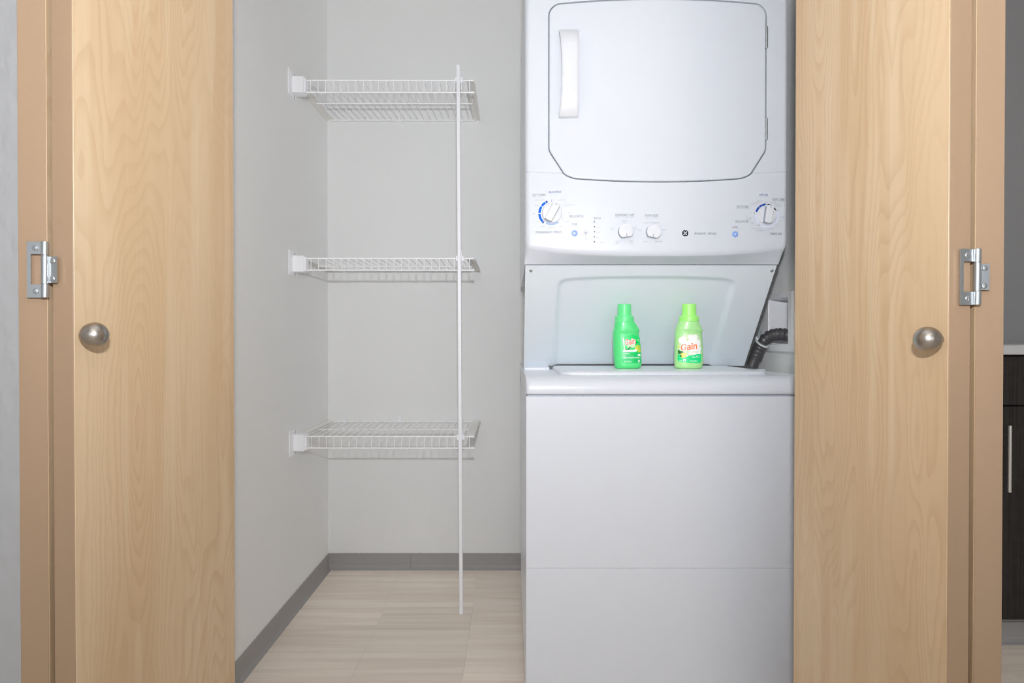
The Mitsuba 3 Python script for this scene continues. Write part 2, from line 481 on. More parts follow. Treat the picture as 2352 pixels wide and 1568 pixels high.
def folding_door(key, side, label, knob_z, hinge_z, hinge_flip, knob_label):
    """side -1 left, +1 right; front face of the inner leaf starts at (side*0.610, 0.88)"""
    thing(key, label, 'door', kind='structure')
    L, th = 0.384, 0.0330
    s = side
    # inner leaf (its wide face towards the opening), fold edge nearest the viewer
    P = np.array([s * 0.6100, 0.880, 0.0]); d = np.array([-s * (0.148 if s < 0 else 0.1130), 0.989, 0]); d /= np.linalg.norm(d)
    back = np.array([s * d[1], s * s * 0.0 - s * d[0] * 1.0, 0.0])   # from the front face into the leaf
    back = np.array([s * d[1], -s * d[0], 0.0])
    z0, z1 = DOOR_H
    inner = cbox(0.0012, L, 0, th, z0, z1, 0.0006)
    put('panel', place(inner, P, d, back), 'm_maple', key)
    edge = cbox(0, 0.0012, 0.0003, th - 0.0003, z0 + 0.001, z1 - 0.001, 0.0005)
    put('edge_band', place(edge, P, d, back), 'm_band', key)
    # outer leaf
    Q = np.array([s * 0.6505, 0.8850, 0.0]); d2 = np.array([s * 0.145, 0.989, 0]); d2 /= np.linalg.norm(d2)
    back2 = np.array([s * d2[1], -s * d2[0], 0.0])
    th2 = 0.0365
    outer = cbox(0.0012, L - 0.004, 0, th2, z0, z1, 0.0006)
    put('panel', place(outer, Q, d2, back2), 'm_maple', key)
    edge2 = cbox(0, 0.0012, 0.0003, th2 - 0.0003, z0 + 0.001, z1 - 0.001, 0.0005)
    put('edge_band', place(edge2, Q, d2, back2), 'm_band', key)
    # hinge laid over both edges
    leaf, leaf2, barrel, screws = hinge_meshes()
    hx = 0.6470
    ex = np.array([1.0, 0, 0]) if not hinge_flip else np.array([1.0, 0, 0])
    O = np.array([s * hx, 0.8805, hinge_z])

    def set_(m, which):
        # big leaf is at -x in both doors; lay each leaf on the edge that it is screwed to
        q = m.copy()
        if which == 'left':
            n = back2 if s < 0 else back
        else:
            n = back if s < 0 else back2
        e = n * np.sign(n[0])
        out = np.array([-e[1], e[0], 0]) if False else np.array([e[1], -e[0], 0])   # outward, towards the viewer
        return place(q, O, e, -out)
    h = put('hinge', set_(leaf, 'left'), 'm_zinc', key)
    put('leaf', set_(leaf2, 'right'), 'm_zinc', h)
    put('barrel', place(barrel, O, [1, 0, 0], [0, 1, 0]), 'm_zinc', h, smooth=40)
    for i, (head, slot) in enumerate(screws):
        w = 'left' if i < 2 else 'right'
        put('screw', set_(cat(head, slot), w), 'm_zinc_screw', h)
    # egg knob near the fold edge, on the face of the inner leaf
    a = 0.0125
    base = P + d * a + np.array([0, 0, knob_z])
    prof = [(0.0, -0.0005), (0.0048, -0.0003), (0.0048, 0.0015), (0.0050, 0.0028)]
    for t in np.linspace(0.08, 1.0, 18):
        ang = math.pi * t
        r = 0.0178 * math.sin(ang) ** 0.92 if t < 1 else 0
        hgt = 0.0225 - 0.0190 * math.cos(ang) * (1.0 if t < 0.5 else 0.86)
        prof.append((max(r, 0.0002), hgt))
    put('knob', lathe(prof, base, -back, 48), 'm_nickel', key, smooth=50, label=knob_label)


folding_door('door_1', -1, 'maple bifold door folded open at the left of the closet, grey wall beside it', 0.946, 1.0365, False, 'brushed nickel egg-shaped knob')
folding_door('door_2', 1, 'maple bifold door folded open at the right of the closet, covering the washer edge', 0.9400, 1.0265, True, 'brushed nickel egg-shaped knob')

# ------------------------------------------------------------------ stacked washer and dryer
M = thing('stacked_washer_dryer', 'white stacked washer and dryer in the closet, right of the wire shelves', 'washer dryer')
X0, X1 = 0.036, 0.722
XC, HW = (X0 + X1) / 2, (X1 - X0) / 2
YE, SAG, RC = 1.650, 0.022, 0.012


def front(x, z=None):
    x = np.asarray(x, float)
    u = np.clip(np.abs(x - XC) / HW, 0, 1)
    t = np.clip((np.abs(x - XC) - (HW - RC)) / RC, 0, 1)
    return YE - SAG * (1 - u * u) + RC * (1 - np.sqrt(np.maximum(1 - t * t, 0)))


BR = sorted(set(list(np.linspace(X0, X1, 40)) + list(X0 + np.array([0.001, 0.0025, 0.005, 0.008, 0.012])) + list(X1 - np.array([0.001, 0.0025, 0.005, 0.008, 0.012]))))

# outline of the dryer door
def door_outline():
    xl, xr, zt = 0.0985, 0.6600, 1.8120
    pts = [(xl, 1.800)]
    for u in np.linspace(-1, 1, 25):
        pts.append((XC + u * (xr - XC), zt - 0.007 * u * u))
    pts += [(xr, 1.430), (0.6185, 1.3655)]
    for u in np.linspace(1, -1, 25):
        pts.append((XC + u * 0.215, 1.3460 + 0.0105 * u * u))
    pts += [(0.1395, 1.3655), (xl, 1.430)]
    p = Polygon(pts).buffer(0)
    return p.buffer(-0.03).buffer(0.03).buffer(0.01).buffer(-0.01)


DOOR = door_outline()
GAP = DOOR.buffer(0.0028)


def seam(x):
    """joint between the dryer front and the control panel"""
    u = np.clip(np.abs(np.asarray(x, float) - XC) / HW, 0, 1)
    return 1.3625 + 0.0145 * u ** 2.2


gx, gz = np.array(GAP.exterior.coords).T
low = gz < 1.50


def gap_bottom(x):
    x = np.asarray(x, float)
    out = np.full(x.shape, 9.0)
    for i, xx in enumerate(x):
        if GAP.bounds[0] < xx < GAP.bounds[2]:
            c = LineString([(xx, 1.0), (xx, 3.0)]).intersection(GAP)
            out[i] = c.bounds[1]
    return out


xs_ = np.linspace(X0, X1, 121)
upper = Polygon(list(zip(xs_, seam(xs_) + 0.00025)) + [(X1, 1.93), (X0, 1.93)])
frame = upper.difference(GAP)


def thick_front(poly, depth):
    v, f = tri2d(poly, BR)
    fr_ = trimesh.Trimesh(np.stack([v[:, 0], front(v[:, 0]), v[:, 1]], 1), f, process=False)
    fr_.merge_vertices()
    parts = [fr_]
    for q in polys(poly):
        for ring in [q.exterior, *q.interiors]:
            c = np.array(ring.segmentize(0.012).coords)
            P = np.zeros((len(c), 2, 3))
            P[:, 0] = np.stack([c[:, 0], front(c[:, 0]), c[:, 1]], 1)
            P[:, 1] = np.stack([c[:, 0], np.maximum(front(c[:, 0]) + 0.004, YE + depth), c[:, 1]], 1)
            parts.append(grid(P))
    return cat(*parts)


put('cabinet', cat(cbox(X0 + 0.0005, X1 - 0.0005, 1.664, 2.40, 1.20, 1.925, 0.001), cbox(X0 + 0.001, X1 - 0.016, 1.692, 2.40, 1.1395, 1.21, 0.001)), 'm_enamel', M)
put('front_frame', thick_front(frame, 0.016), 'm_enamel', M, smooth=30)
put('door_recess', grid(np.array([[[x, float(front(x)) + 0.012, z] for z in (1.335, 1.82)] for x in np.linspace(0.085, 0.675, 30)])), 'm_grey_knob', M)

ring = np.array(DOOR.segmentize(0.012).exterior.coords)[:-1]
cen = np.array([XC, 1.585])


def scaled(inset, dy):
    v = ring - cen
    r = np.linalg.norm(v, axis=1, keepdims=True)
    q = cen + v * (1 - inset / r)
    return np.stack([q[:, 0], front(q[:, 0]) - 0.0010 + dy, q[:, 1]], 1)


rings = [scaled(0, 0.010), scaled(0, 0.0035)]
for a in np.linspace(0, math.pi / 2, 6)[1:]:
    rings.append(scaled(0.0035 * (1 - math.cos(a)), 0.0035 * (1 - math.sin(a))))
for k in np.linspace(1, 0.02, 26)[1:]:
    q = cen + (ring - cen) * (1 - 0.0035 / np.linalg.norm(ring - cen, axis=1, keepdims=True)) * k
    rings.append(np.stack([q[:, 0], front(q[:, 0]) - 0.0010, q[:, 1]], 1))
DD = put('dryer_door', loft(rings, False, True), 'm_enamel', M, smooth=30)
# handle: a pull that bows away from the door
hz = np.linspace(1.5105, 1.7320, 41)
rings = []
for z in hz:
    u = (z - 1.62125) / 0.11075
    lift = 0.026 * (1 - abs(u) ** 5)
    thick = 0.010 + 0.006 * abs(u) ** 4
    w0 = 0.1225 + 0.0055 * (1 - u * u)
    w1 = 0.1722 - 0.001 * (1 - u * u)
    yb = float(front(0.147)) - 0.0012
    y0, y1 = yb - lift - thick, yb - lift + (0.004 if abs(u) > 0.93 else 0.0)
    y1 = yb if abs(u) > 0.97 else y0 + thick
    r = 0.0035
    q = sbox(w0, y0, w1, y1).buffer(-min(r, (y1 - y0) * 0.45)).buffer(min(r, (y1 - y0) * 0.45), quad_segs=4)
    c = np.array(q.exterior.coords)[:-1]
    # even parametrisation by angle
    cc = np.array([(w0 + w1) / 2, (y0 + y1) / 2])
    ang = np.linspace(0, 2 * np.pi, 40, endpoint=False)
    pts = []
    for t in ang:
        ray = LineString([cc, cc + np.array([math.cos(t), math.sin(t)]) * 0.2])
        p = ray.intersection(q.exterior)
        p = p if p.geom_type == 'Point' else list(p.geoms)[0]
        pts.append((p.x, p.y, z))
    rings.append(pts)
put('handle', loft(rings), 'm_white_plastic', DD, smooth=40)
for zc in (1.7215, 1.4845):
    hx_ = 0.6615
    yb = float(front(hx_))
    pts = [(0.0, -0.028), (0.0036, -0.0278), (0.0038, -0.027)]
    for q in (-0.009, 0.009):
        pts += [(0.0038, q - 0.0006), (0.0030, q - 0.0004), (0.0030, q + 0.0004), (0.0038, q + 0.0006)]
    pts += [(0.0038, 0.027), (0.0036, 0.0278), (0.0, 0.028)]
    hb = lathe(pts, [hx_, yb - 0.0012, zc], [0, 0, 1], 16)
    hl = cbox(hx_ - 0.003, hx_ + 0.0045, yb - 0.0015, yb + 0.004, zc - 0.027, zc + 0.027, 0.0006)
    put('door_hinge', cat(hb, hl), 'm_zinc', M, smooth=40)

# control panel
def z_low(x):
    u = np.clip(np.abs(x - XC) / HW, 0, 1)
    t = np.clip((np.abs(x - XC) - (HW - 0.02)) / 0.02, 0, 1)
    return 1.1600 + 0.020 * u ** 2.6 + 0.012 * (1 - np.sqrt(np.maximum(1 - t * t, 0)))


cols = np.array(sorted(set(list(np.linspace(X0, X1, 150)) + list(BR))))
ztop = np.minimum(seam(cols) - 0.00015, gap_bottom(cols))
zl = z_low(cols)
P = []
for x, zt, zb in zip(cols, ztop, zl):
    yf = float(front(x))
    colpts = [(x, yf + 0.02, zt)]
    for k in np.linspace(0, 1, 12):
        colpts.append((x, yf, zt + (zb + 0.016 - zt) * k))
    a0 = np.array([yf, zb + 0.016]); a1 = np.array([yf, zb]); a2 = np.array([yf + 0.007, zb - 0.006])
    for k in np.linspace(0, 1, 9)[1:]:
        q = a0 * (1 - k) ** 2 + 2 * a1 * k * (1 - k) + a2 * k * k
        colpts.append((x, q[0], q[1]))
    e = np.array([1.6790, 1.1385])
    for k in np.linspace(0, 1, 7)[1:]:
        q = a2 * (1 - k) + e * k
        colpts.append((X0 + (x - X0) * (1 - 0.018 * k), q[0], q[1]))
    P.append(colpts)
P = np.array(P)
cons = [grid(P)]
for i in (0, -1):
    side = np.stack([P[i], P[i] * [1, 0, 1] + [0, 1.72, 0]], 1)
    cons.append(grid(side))
C = put('control_panel', cat(*cons), 'm_enamel', M, smooth=35)


def on_panel(name, geom, mat, off=0.00025, kind=None, parent=None):
    return put(name, decal(geom, front, off, 0.02), mat, parent or C, kind=kind)


def words(rows, mat, bold=False):
    return unary_union([affinity.translate(text_poly(s, h, bold), x, z) for s, x, z, h in rows])


#TEXT-BEGIN
LETTERS_INK_BLUE = [('WASHER', 0.1132, 1.322, 0.00589, 0.0328), ('DRYER', 0.6552, 1.3143, 0.00589, 0.0232)]
LETTERS_INK = [('COTTONS', 0.0721, 1.3151, 0.00567, 0.034), ('DELICATES', 0.1687, 1.2582, 0.00587, 0.0372), ('PERMANENT PRESS', 0.0974, 1.2179, 0.00589, 0.0668), ('START', 0.1646, 1.238, 0.00474, 0.0152), ('STATUS', 0.2224, 1.2521, 0.0045, 0.0186), ('TEMPERATURE', 0.2916, 1.2599, 0.00584, 0.05), ('LOAD SIZE', 0.3621, 1.2585, 0.00561, 0.0337), ('WASHER | DRYER', 0.5005, 1.2124, 0.00585, 0.0574), ('START', 0.5792, 1.2293, 0.00451, 0.0147), ('COTTONS', 0.5989, 1.2832, 0.00564, 0.0316), ('DELICATES', 0.5972, 1.2448, 0.00564, 0.035), ('EASY CARE', 0.6968, 1.3042, 0.00591, 0.0341), ('TIMED DRY', 0.69, 1.2144, 0.00613, 0.0346)]
LETTERS_INK_LIGHT = [('REGULAR / FAST', 0.0698, 1.3098, 0.00227, 0.0272), ('EXTRA HEAVY', 0.0749, 1.3015, 0.00238, 0.025), ('OFF', 0.1051, 1.3024, 0.00215, 0.0057), ('SPIN ONLY', 0.1328, 1.3007, 0.00237, 0.0204), ('HEAVY', 0.0659, 1.2874, 0.00238, 0.0125), ('QUICK RINSE', 0.1513, 1.2873, 0.00237, 0.0248), ('MED', 0.0596, 1.2677, 0.00239, 0.0085), ('LIGHT', 0.0659, 1.2462, 0.00238, 0.0119), ('LIGHT', 0.1508, 1.2668, 0.00237, 0.0107), ('MEDIUM', 0.1457, 1.2453, 0.00237, 0.0164), ('HEAVY', 0.0822, 1.2333, 0.00238, 0.0125), ('MEDIUM', 0.1048, 1.2288, 0.00238, 0.0164), ('LIGHT', 0.1275, 1.2327, 0.00237, 0.0113), ('PAUSE', 0.1642, 1.2332, 0.00226, 0.0107), ('CANCEL', 0.1922, 1.2023, 0.00237, 0.0147), ('HOLD 3 SECONDS', 0.1925, 1.1975, 0.00237, 0.0225), ('FILL', 0.2224, 1.2417, 0.00236, 0.0068), ('WASH', 0.2255, 1.2284, 0.00236, 0.0113), ('RINSE', 0.2248, 1.2155, 0.00236, 0.0113), ('SPIN', 0.2235, 1.2026, 0.00236, 0.009), ('LID LOCKED', 0.2302, 1.1892, 0.00236, 0.0225), ('FOR BEST CARE WASH / RINSE', 0.2916, 1.254, 0.00258, 0.0494), ('SELECT QUANTITY', 0.3624, 1.2528, 0.00225, 0.0303), ('TAP COLD', 0.2918, 1.2453, 0.00258, 0.018), ('COLD', 0.2911, 1.2408, 0.00225, 0.0101), ('COOL', 0.2608, 1.2262, 0.00236, 0.0101), ('COLD', 0.2608, 1.2217, 0.00225, 0.0101), ('HOT', 0.3198, 1.229, 0.00258, 0.009), ('COLD', 0.3201, 1.2246, 0.00225, 0.0095), ('COOL', 0.2749, 1.1921, 0.00236, 0.0101), ('COLD', 0.2749, 1.1878, 0.00225, 0.0101), ('WARM', 0.3093, 1.1919, 0.00258, 0.0124), ('COLD', 0.3089, 1.1875, 0.00225, 0.0101), ('AUTO LOAD SENSING', 0.3621, 1.2396, 0.00258, 0.0404), ('EX', 0.3307, 1.2235, 0.00247, 0.0067), ('LARGE', 0.3322, 1.2186, 0.00258, 0.0112), ('SMALL', 0.393, 1.2216, 0.00258, 0.0124), ('LARGE', 0.3452, 1.1913, 0.00258, 0.0124), ('MEDIUM', 0.3793, 1.1913, 0.00258, 0.0168), ('AUTO / REGULAR HEAT', 0.6013, 1.2783, 0.00215, 0.0361), ('AUTO / MEDIUM HEAT', 0.6962, 1.2996, 0.00227, 0.0341), ('COOL DOWN', 0.6458, 1.2993, 0.00215, 0.0158), ('LESS DRY', 0.6422, 1.2956, 0.00215, 0.0153), ('OPTIMUM DRY', 0.6301, 1.2926, 0.00226, 0.0249), ('MORE DRY', 0.6279, 1.2883, 0.00226, 0.0181), ('OFF', 0.6617, 1.2958, 0.00215, 0.0057), ('MORE DRY', 0.6834, 1.2947, 0.00227, 0.0182), ('LESS DRY', 0.692, 1.2905, 0.00227, 0.0148), ('COOL DOWN', 0.6962, 1.2867, 0.00227, 0.0165), ('OFF', 0.6952, 1.2765, 0.00204, 0.0057), ('OFF', 0.6246, 1.2674, 0.00203, 0.0057), ('COOL DOWN', 0.615, 1.255, 0.00226, 0.0169), ('LESS DRY', 0.6164, 1.251, 0.00226, 0.0147), ('MORE', 0.624, 1.2421, 0.00226, 0.0096), ('DRY', 0.6258, 1.2381, 0.00226, 0.0062), ('OFF', 0.6375, 1.2342, 0.00215, 0.0057), ('QUICK FLUFF 10', 0.6364, 1.2268, 0.00249, 0.0272), ('DEWRINKLE 20', 0.6487, 1.2221, 0.00249, 0.026), ('30', 0.6676, 1.2236, 0.00249, 0.004), ('40', 0.6756, 1.225, 0.0025, 0.004), ('50', 0.6834, 1.228, 0.0025, 0.004), ('60', 0.6908, 1.2337, 0.0025, 0.004), ('70', 0.6975, 1.2401, 0.0025, 0.004), ('75', 0.7016, 1.249, 0.0025, 0.004), ('80 MIN', 0.7076, 1.258, 0.0025, 0.0108)]


def fitted(t, x, z, h, w, bold=False):
    g = text_poly(t, h, bold)
    b = g.bounds
    return affinity.translate(affinity.scale(g, w / (b[2] - b[0]), 1.0, origin=(0, 0)), x, z)


for row in LETTERS_INK_BLUE:
    on_panel('lettering', fitted(*row), 'm_ink_blue')
for row in LETTERS_INK:
    on_panel('lettering', fitted(*row), 'm_ink')
on_panel('small_print', unary_union([fitted(*row) for row in LETTERS_INK_LIGHT]), 'm_ink_light', kind='stuff')
for sx, sz in [(0.2149, 1.243), (0.2149, 1.23), (0.2149, 1.2174), (0.2149, 1.2043), (0.2149, 1.1911)]:
    on_panel('status_light', Point(sx, sz + 0.0008).buffer(0.0016), 'm_ink')
    on_panel('status_light', Point(sx, sz - 0.0022).buffer(0.0014).difference(Point(sx, sz - 0.0022).buffer(0.0008)), 'm_ink_light')
for sx, sz in [(0.1051, 1.2983), (0.6617, 1.2907), (0.6305, 1.2668), (0.6426, 1.2368), (0.6896, 1.2749)]:
    on_panel('dial_dot', Point(sx, sz).buffer(0.0011), 'm_ink_black')
on_panel('guide_line', LineString([(0.1931, 1.2269), (0.1939, 1.2415), (0.2112, 1.2415)]).buffer(0.00025), 'm_arc_faint')
#TEXT-END
PW, PD = (0.1059, 1.2673), (0.6635, 1.2613)     # dial centres on the panel
# blue ring of the washer dial
for a0, a1 in ((204 + 25, 268), (272, 302), (306, 328)):
    on_panel('cycle_arc', ring_arc(*PW, 0.0295, 0.0352, a0, a1), 'm_arc_blue')
for a0, a1 in ((221, 227), (331, 339)):
    on_panel('cycle_arc', ring_arc(*PW, 0.0295, 0.0352, a0, a1), 'm_arc_dark')
for a0, a1 in ((145, 212),):
    on_panel('cycle_arc', ring_arc(*PW, 0.0265, 0.0312, a0, a1), 'm_arc_pale')
on_panel('cycle_arc', ring_arc(*PW, 0.0295, 0.0345, 80, 125), 'm_arc_faint')
on_panel('cycle_arc', ring_arc(*PW, 0.0285, 0.0325, 35, 66), 'm_arc_faint')
for a0, a1 in ((288, 316), (318, 332), (334, 354)):
    on_panel('cycle_arc', ring_arc(*PD, 0.0265, 0.0315, a0, a1), 'm_arc_dark')
for a0, a1 in ((4, 22), (24, 38), (40, 58)):
    on_panel('cycle_arc', ring_arc(*PD, 0.0275, 0.0305, a0, a1), 'm_ink_black')
on_panel('cycle_arc', ring_arc(*PD, 0.0270, 0.0320, 228, 276), 'm_arc_faint')
on_panel('cycle_arc', ring_arc(*PD, 0.0270, 0.0320, 66, 215), 'm_arc_faint')


def turned(poly, y_out, y_in):
    return extrude_y(poly, y_out, y_in)


def dial(c, r, angle, grip_w, label):
    """skirt disc with a raised bar grip"""
    y = float(front(c[0]))
    sk = lathe([(r, 0.0), (r, 0.0035), (r - 0.0012, 0.0060), (r - 0.003, 0.0066), (0.0, 0.0070)], [c[0], y + 0.0005, c[1]], [0, -1, 0], 64)
    k = put('dial', sk, 'm_white_plastic', M, smooth=30, label=label)
    bar = sbox(-grip_w / 2, -r, grip_w / 2, r).intersection(Point(0, 0).buffer(r - 0.0015, quad_segs=24)).buffer(-0.002).buffer(0.002, quad_segs=4)
    lay = []
    n = 96
    for inset, h in ((0, 0.005), (0, 0.0195), (0.0007, 0.0212), (0.0018, 0.0220)):
        g = affinity.rotate(bar.buffer(-inset) if inset else bar, -angle, origin=(0, 0))
        c2 = [g.exterior.interpolate(t, normalized=True) for t in np.linspace(0, 1, n, endpoint=False)]
        lay.append([(c[0] + p.x, y - h, c[1] + p.y) for p in c2])
    # rings start at different points: align by angle
    al = []
    for R_ in lay:
        R_ = np.array(R_)
        a = np.arctan2(R_[:, 2] - c[1], R_[:, 0] - c[0])
        al.append(R_[np.argsort(a)])
    put('grip', loft(al[1:]), 'm_white_plastic', k, smooth=35)
    put('grip_side', loft(al[:2], True, False), 'm_grey_knob', k, smooth=35)
    ptr = affinity.rotate(sbox(-0.0006, r - 0.0085, 0.0006, r - 0.0035), -angle, origin=(0, 0))
    put('pointer', extrude_y(affinity.translate(ptr, c[0], c[1]), y - 0.0223, y - 0.0219), 'm_ink', k)


dial(PW, 0.0262, 28, 0.0200, 'washer cycle dial with raised bar grip, turned right')
dial(PD, 0.0245, 8, 0.0190, 'dryer cycle dial with raised bar grip')


def small_knob(c, r, angle, label):
    y = float(front(c[0]))
    body = Point(0, 0).buffer(r, quad_segs=24).difference(sbox(-r, -2 * r, r, -r * 0.80))
    body = affinity.rotate(body, angle, origin=(0, 0))
    lay = []
    for inset, h in ((0, -0.0005), (0, 0.0135), (0.0006, 0.0150), (0.0016, 0.0156)):
        g = body.buffer(-inset, join_style='mitre') if inset else body
        pts = []
        for t in np.linspace(0, 2 * np.pi, 96, endpoint=False):
            p = LineString([(0, 0), (math.cos(t), math.sin(t))]).intersection(g.exterior)
            p = p if p.geom_type == 'Point' else list(p.geoms)[0]
            pts.append((c[0] + p.x, y - h, c[1] + p.y))
        lay.append(pts)
    k = put('knob', loft(lay[1:]), 'm_white_plastic', M, smooth=30, label=label)
    put('knob_side', loft(lay[:2], True, False), 'm_grey_knob', k, smooth=30)
    ptr = affinity.rotate(sbox(-0.0005, -r * 0.80, 0.0005, -r * 0.36), angle, origin=(0, 0))
    put('pointer', extrude_y(affinity.translate(ptr, c[0], c[1]), y - 0.0160, y - 0.0155), 'm_ink', k)


small_knob((0.2938, 1.2164), 0.0188, 8, 'round white temperature knob with a flat lower edge')
small_knob((0.3649, 1.2151), 0.0185, -12, 'round white load size knob with a flat lower edge')


def button(c, r, mat, label, arrow=True):
    y = float(front(c[0]))
    k = put('button', lathe([(r, -0.001), (r, 0.0010), (r - 0.0012, 0.0022), (0.0, 0.0026)], [c[0], y, c[1]], [0, -1, 0], 32), mat, M, smooth=40, label=label)
    tri = Polygon([(-0.0012, -0.0026), (-0.0012, 0.0026), (0.0022, 0)])
    put('symbol', extrude_y(affinity.translate(tri, c[0], c[1]), y - 0.0028, y - 0.0022), 'm_print_white', k)


button((0.1642, 1.2143), 0.0078, 'm_button', 'blue washer start button')
button((0.5792, 1.2113), 0.0078, 'm_button', 'blue dryer start button')
CB = (0.1928, 1.2156)
on_panel('ring_mark', Point(CB).buffer(0.0078).difference(Point(CB).buffer(0.0071)), 'm_ink_light')
on_panel('ring_mark', Point(CB).buffer(0.0045).difference(Point(CB).buffer(0.0038)), 'm_ink')
on_panel('ring_mark', Point(CB).buffer(0.0014), 'm_ink')
# maker's round monogram
LG = (0.4485, 1.2130)
disc = Point(LG).buffer(0.0083, quad_segs=24)
petals = unary_union([affinity.translate(affinity.rotate(affinity.scale(Point(0, 0).buffer(1.0), 0.0036, 0.0017), a), LG[0] + 0.0030 * math.cos(math.radians(a)), LG[1] + 0.0030 * math.sin(math.radians(a))) for a in (42, 132, 222, 312)])
notches = unary_union([Point(LG[0] + 0.0086 * math.cos(math.radians(a)), LG[1] + 0.0086 * math.sin(math.radians(a))).buffer(0.0017) for a in (0, 90, 180, 270)])
mono = affinity.translate(affinity.skew(text_poly('GE', 0.0044, False), xs=14, origin=(0, 0)), LG[0], LG[1])
on_panel('monogram', disc.difference(petals).difference(notches).union(mono), 'm_ink_black')

# slanted back panel below the dryer, with a pressed recess
ta, tb = np.array([1.6850, 1.1370]), np.array([1.9200, 0.8590])      # (y, z) at the top and foot
nrm = np.array([-(tb - ta)[1], (tb - ta)[0]]); nrm /= np.linalg.norm(nrm)
nrm = -nrm if nrm[0] > 0 else nrm       # towards the viewer
ulen = np.linalg.norm(tb - ta)
XP1 = 0.7085


def ss(a, b, x):
    t = np.clip((x - a) / (b - a), 0, 1)
    return t * t * (3 - 2 * t)


us, vs = np.linspace(X0 + 0.002, XP1, 170), np.linspace(0, ulen, 90)
U, V = np.meshgrid(us, vs, indexing='ij')
um = (U - 0.3695) / 0.2465
top = 0.033 + 0.012 * np.abs(um) ** 3
dx = 0.2465 - np.abs(U - 0.3695)
dz = V - top
rr = 0.028
ddx, ddz = np.maximum(rr - dx, 0), np.maximum(rr - dz, 0)
sd = np.where((dx < rr) & (dz < rr), rr - np.hypot(ddx, ddz), np.minimum(dx, dz))
rec = 0.0085 * ss(0.0, 0.017, sd)
Pn = np.stack([U, ta[0] + (tb - ta)[0] * V / ulen - nrm[0] * rec, ta[1] + (tb - ta)[1] * V / ulen - nrm[1] * rec], -1)
flange = []
for i, e in ((0, 0), (-1, 0)):
    ed = Pn[i]
    flange.append(grid(np.stack([ed, ed - np.array([0, nrm[0], nrm[1]]) * 0.012], 1)))
ed = Pn[:, 0]
flange.append(grid(np.stack([ed, ed - np.array([0, nrm[0], nrm[1]]) * 0.012], 1)))
BP = put('back_panel', cat(grid(Pn), *flange), 'm_enamel_lightened', M, smooth=30)
for xs in (0.0530, 0.7000):
    o = np.array([xs, *(ta + (tb - ta) * 0.048)])
    hd = lathe([(0.0046, -0.0005), (0.0046, 0.0005), (0.0034, 0.0020), (0.0018, 0.0024), (0.0016, 0.0012), (0.0, 0.0012)], o, [0, nrm[0], nrm[1]], 24)
    put('screw', hd, 'm_zinc_screw', BP, smooth=30)
# dark support frame behind the slanted panel
def slant_bar(x0, x1, d0, d1, mat, name):
    q = [ta - nrm * d0, ta - nrm * d1, tb - nrm * d1, tb - nrm * d0]
    put(name, extrude_x([tuple(p) for p in q], x0, x1), mat, M)


slant_bar(0.045, 0.7210, 0.013, 0.030, 'm_dark_steel', 'support_frame')
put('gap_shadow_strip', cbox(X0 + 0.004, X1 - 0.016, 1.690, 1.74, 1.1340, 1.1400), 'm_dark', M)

# washer
YW = 1.520
prof = [(YW + 0.006, 0.8055), (YW + 0.0015, 0.8080), (YW, 0.8130)]
for a in np.linspace(0, 90, 10):
    prof.append((YW + 0.030 - 0.030 * math.cos(math.radians(a)), 0.8200 + 0.0300 * math.sin(math.radians(a))))
prof += [(2.40, 0.8500), (2.40, 0.8055)]
def rounded_ends(profile, x0, x1, r):
    """extrude along x with rounded vertical ends"""
    rings = []
    pr_ = np.array(profile)
    for t in list(np.linspace(0, 1, 6)):
        rings.append((x0 + r * (1 - math.sin(t * math.pi / 2)), r * (1 - math.cos(t * math.pi / 2))))
    rings = [(x0 + r * (1 - math.cos(t * math.pi / 2)), r * (1 - math.sin(t * math.pi / 2))) for t in np.linspace(0, 1, 6)]
    rings += [(x0 + x1 - x, i) for x, i in rings[::-1]]
    out = []
    for x, ins in rings:
        q = pr_.copy()
        fy = np.clip((YW + 0.03 - q[:, 0]) / 0.03, 0, 1)
        q[:, 0] = q[:, 0] + ins * fy
        out.append(np.stack([np.full(len(q), x), q[:, 0], q[:, 1]], 1))
    return loft(out)


put('washer_top', rounded_ends(prof, X0 - 0.001, X1 + 0.0015, 0.010), 'm_enamel', M, smooth=35)
put('washer_cabinet', cat(cbox(X0 + 0.001, X1, 1.545, 2.40, 0.03, 0.801), cbox(X0 + 0.004, X1 - 0.004, 1.535, 1.60, 0.80, 0.8070)), 'm_enamel', M)
put('front_panel', cbox(X0, X1, YW + 0.002, 1.546, 0.3866, 0.8022, 0.0010), 'm_enamel', M)
lp = cbox(X0, X1, YW + 0.002, 1.546, 0.035, 0.3864, 0.0007)
put('lower_panel', lp, 'm_enamel', M)
for fx in (0.075, 0.685):
    for fy in (1.58, 2.34):
        put('foot', lathe([(0.018, 0.0), (0.018, 0.012), (0.008, 0.014), (0.008, 0.036)], [fx, fy, 0.0], [0, 0, 1], 20), 'm_dark', M, smooth=30)
lid = Polygon([(x, 1.583 + 0.020 * ((x - 0.388) / 0.266) ** 2) for x in np.linspace(0.1225, 0.6540, 30)] + [(0.6540, 1.917), (0.1225, 1.917)]).buffer(-0.024).buffer(0.024, quad_segs=8)
lr = []
for ins, z in ((0.0, 0.8502), (0.0, 0.8530), (0.0012, 0.8566), (0.0045, 0.8592), (0.0095, 0.8602), (0.016, 0.8603), (0.06, 0.8603)):
    g = lid.buffer(-ins, quad_segs=8) if ins else lid
    pts = []
    for t in np.linspace(0, 2 * np.pi, 160, endpoint=False):
        p = LineString([(0.388, 1.75), (0.388 + math.cos(t), 1.75 + math.sin(t))]).intersection(g.exterior)
        pts.append((p.x, p.y, z))
    lr.append(pts)
put('lid', loft(lr), 'm_enamel', M, smooth=35)
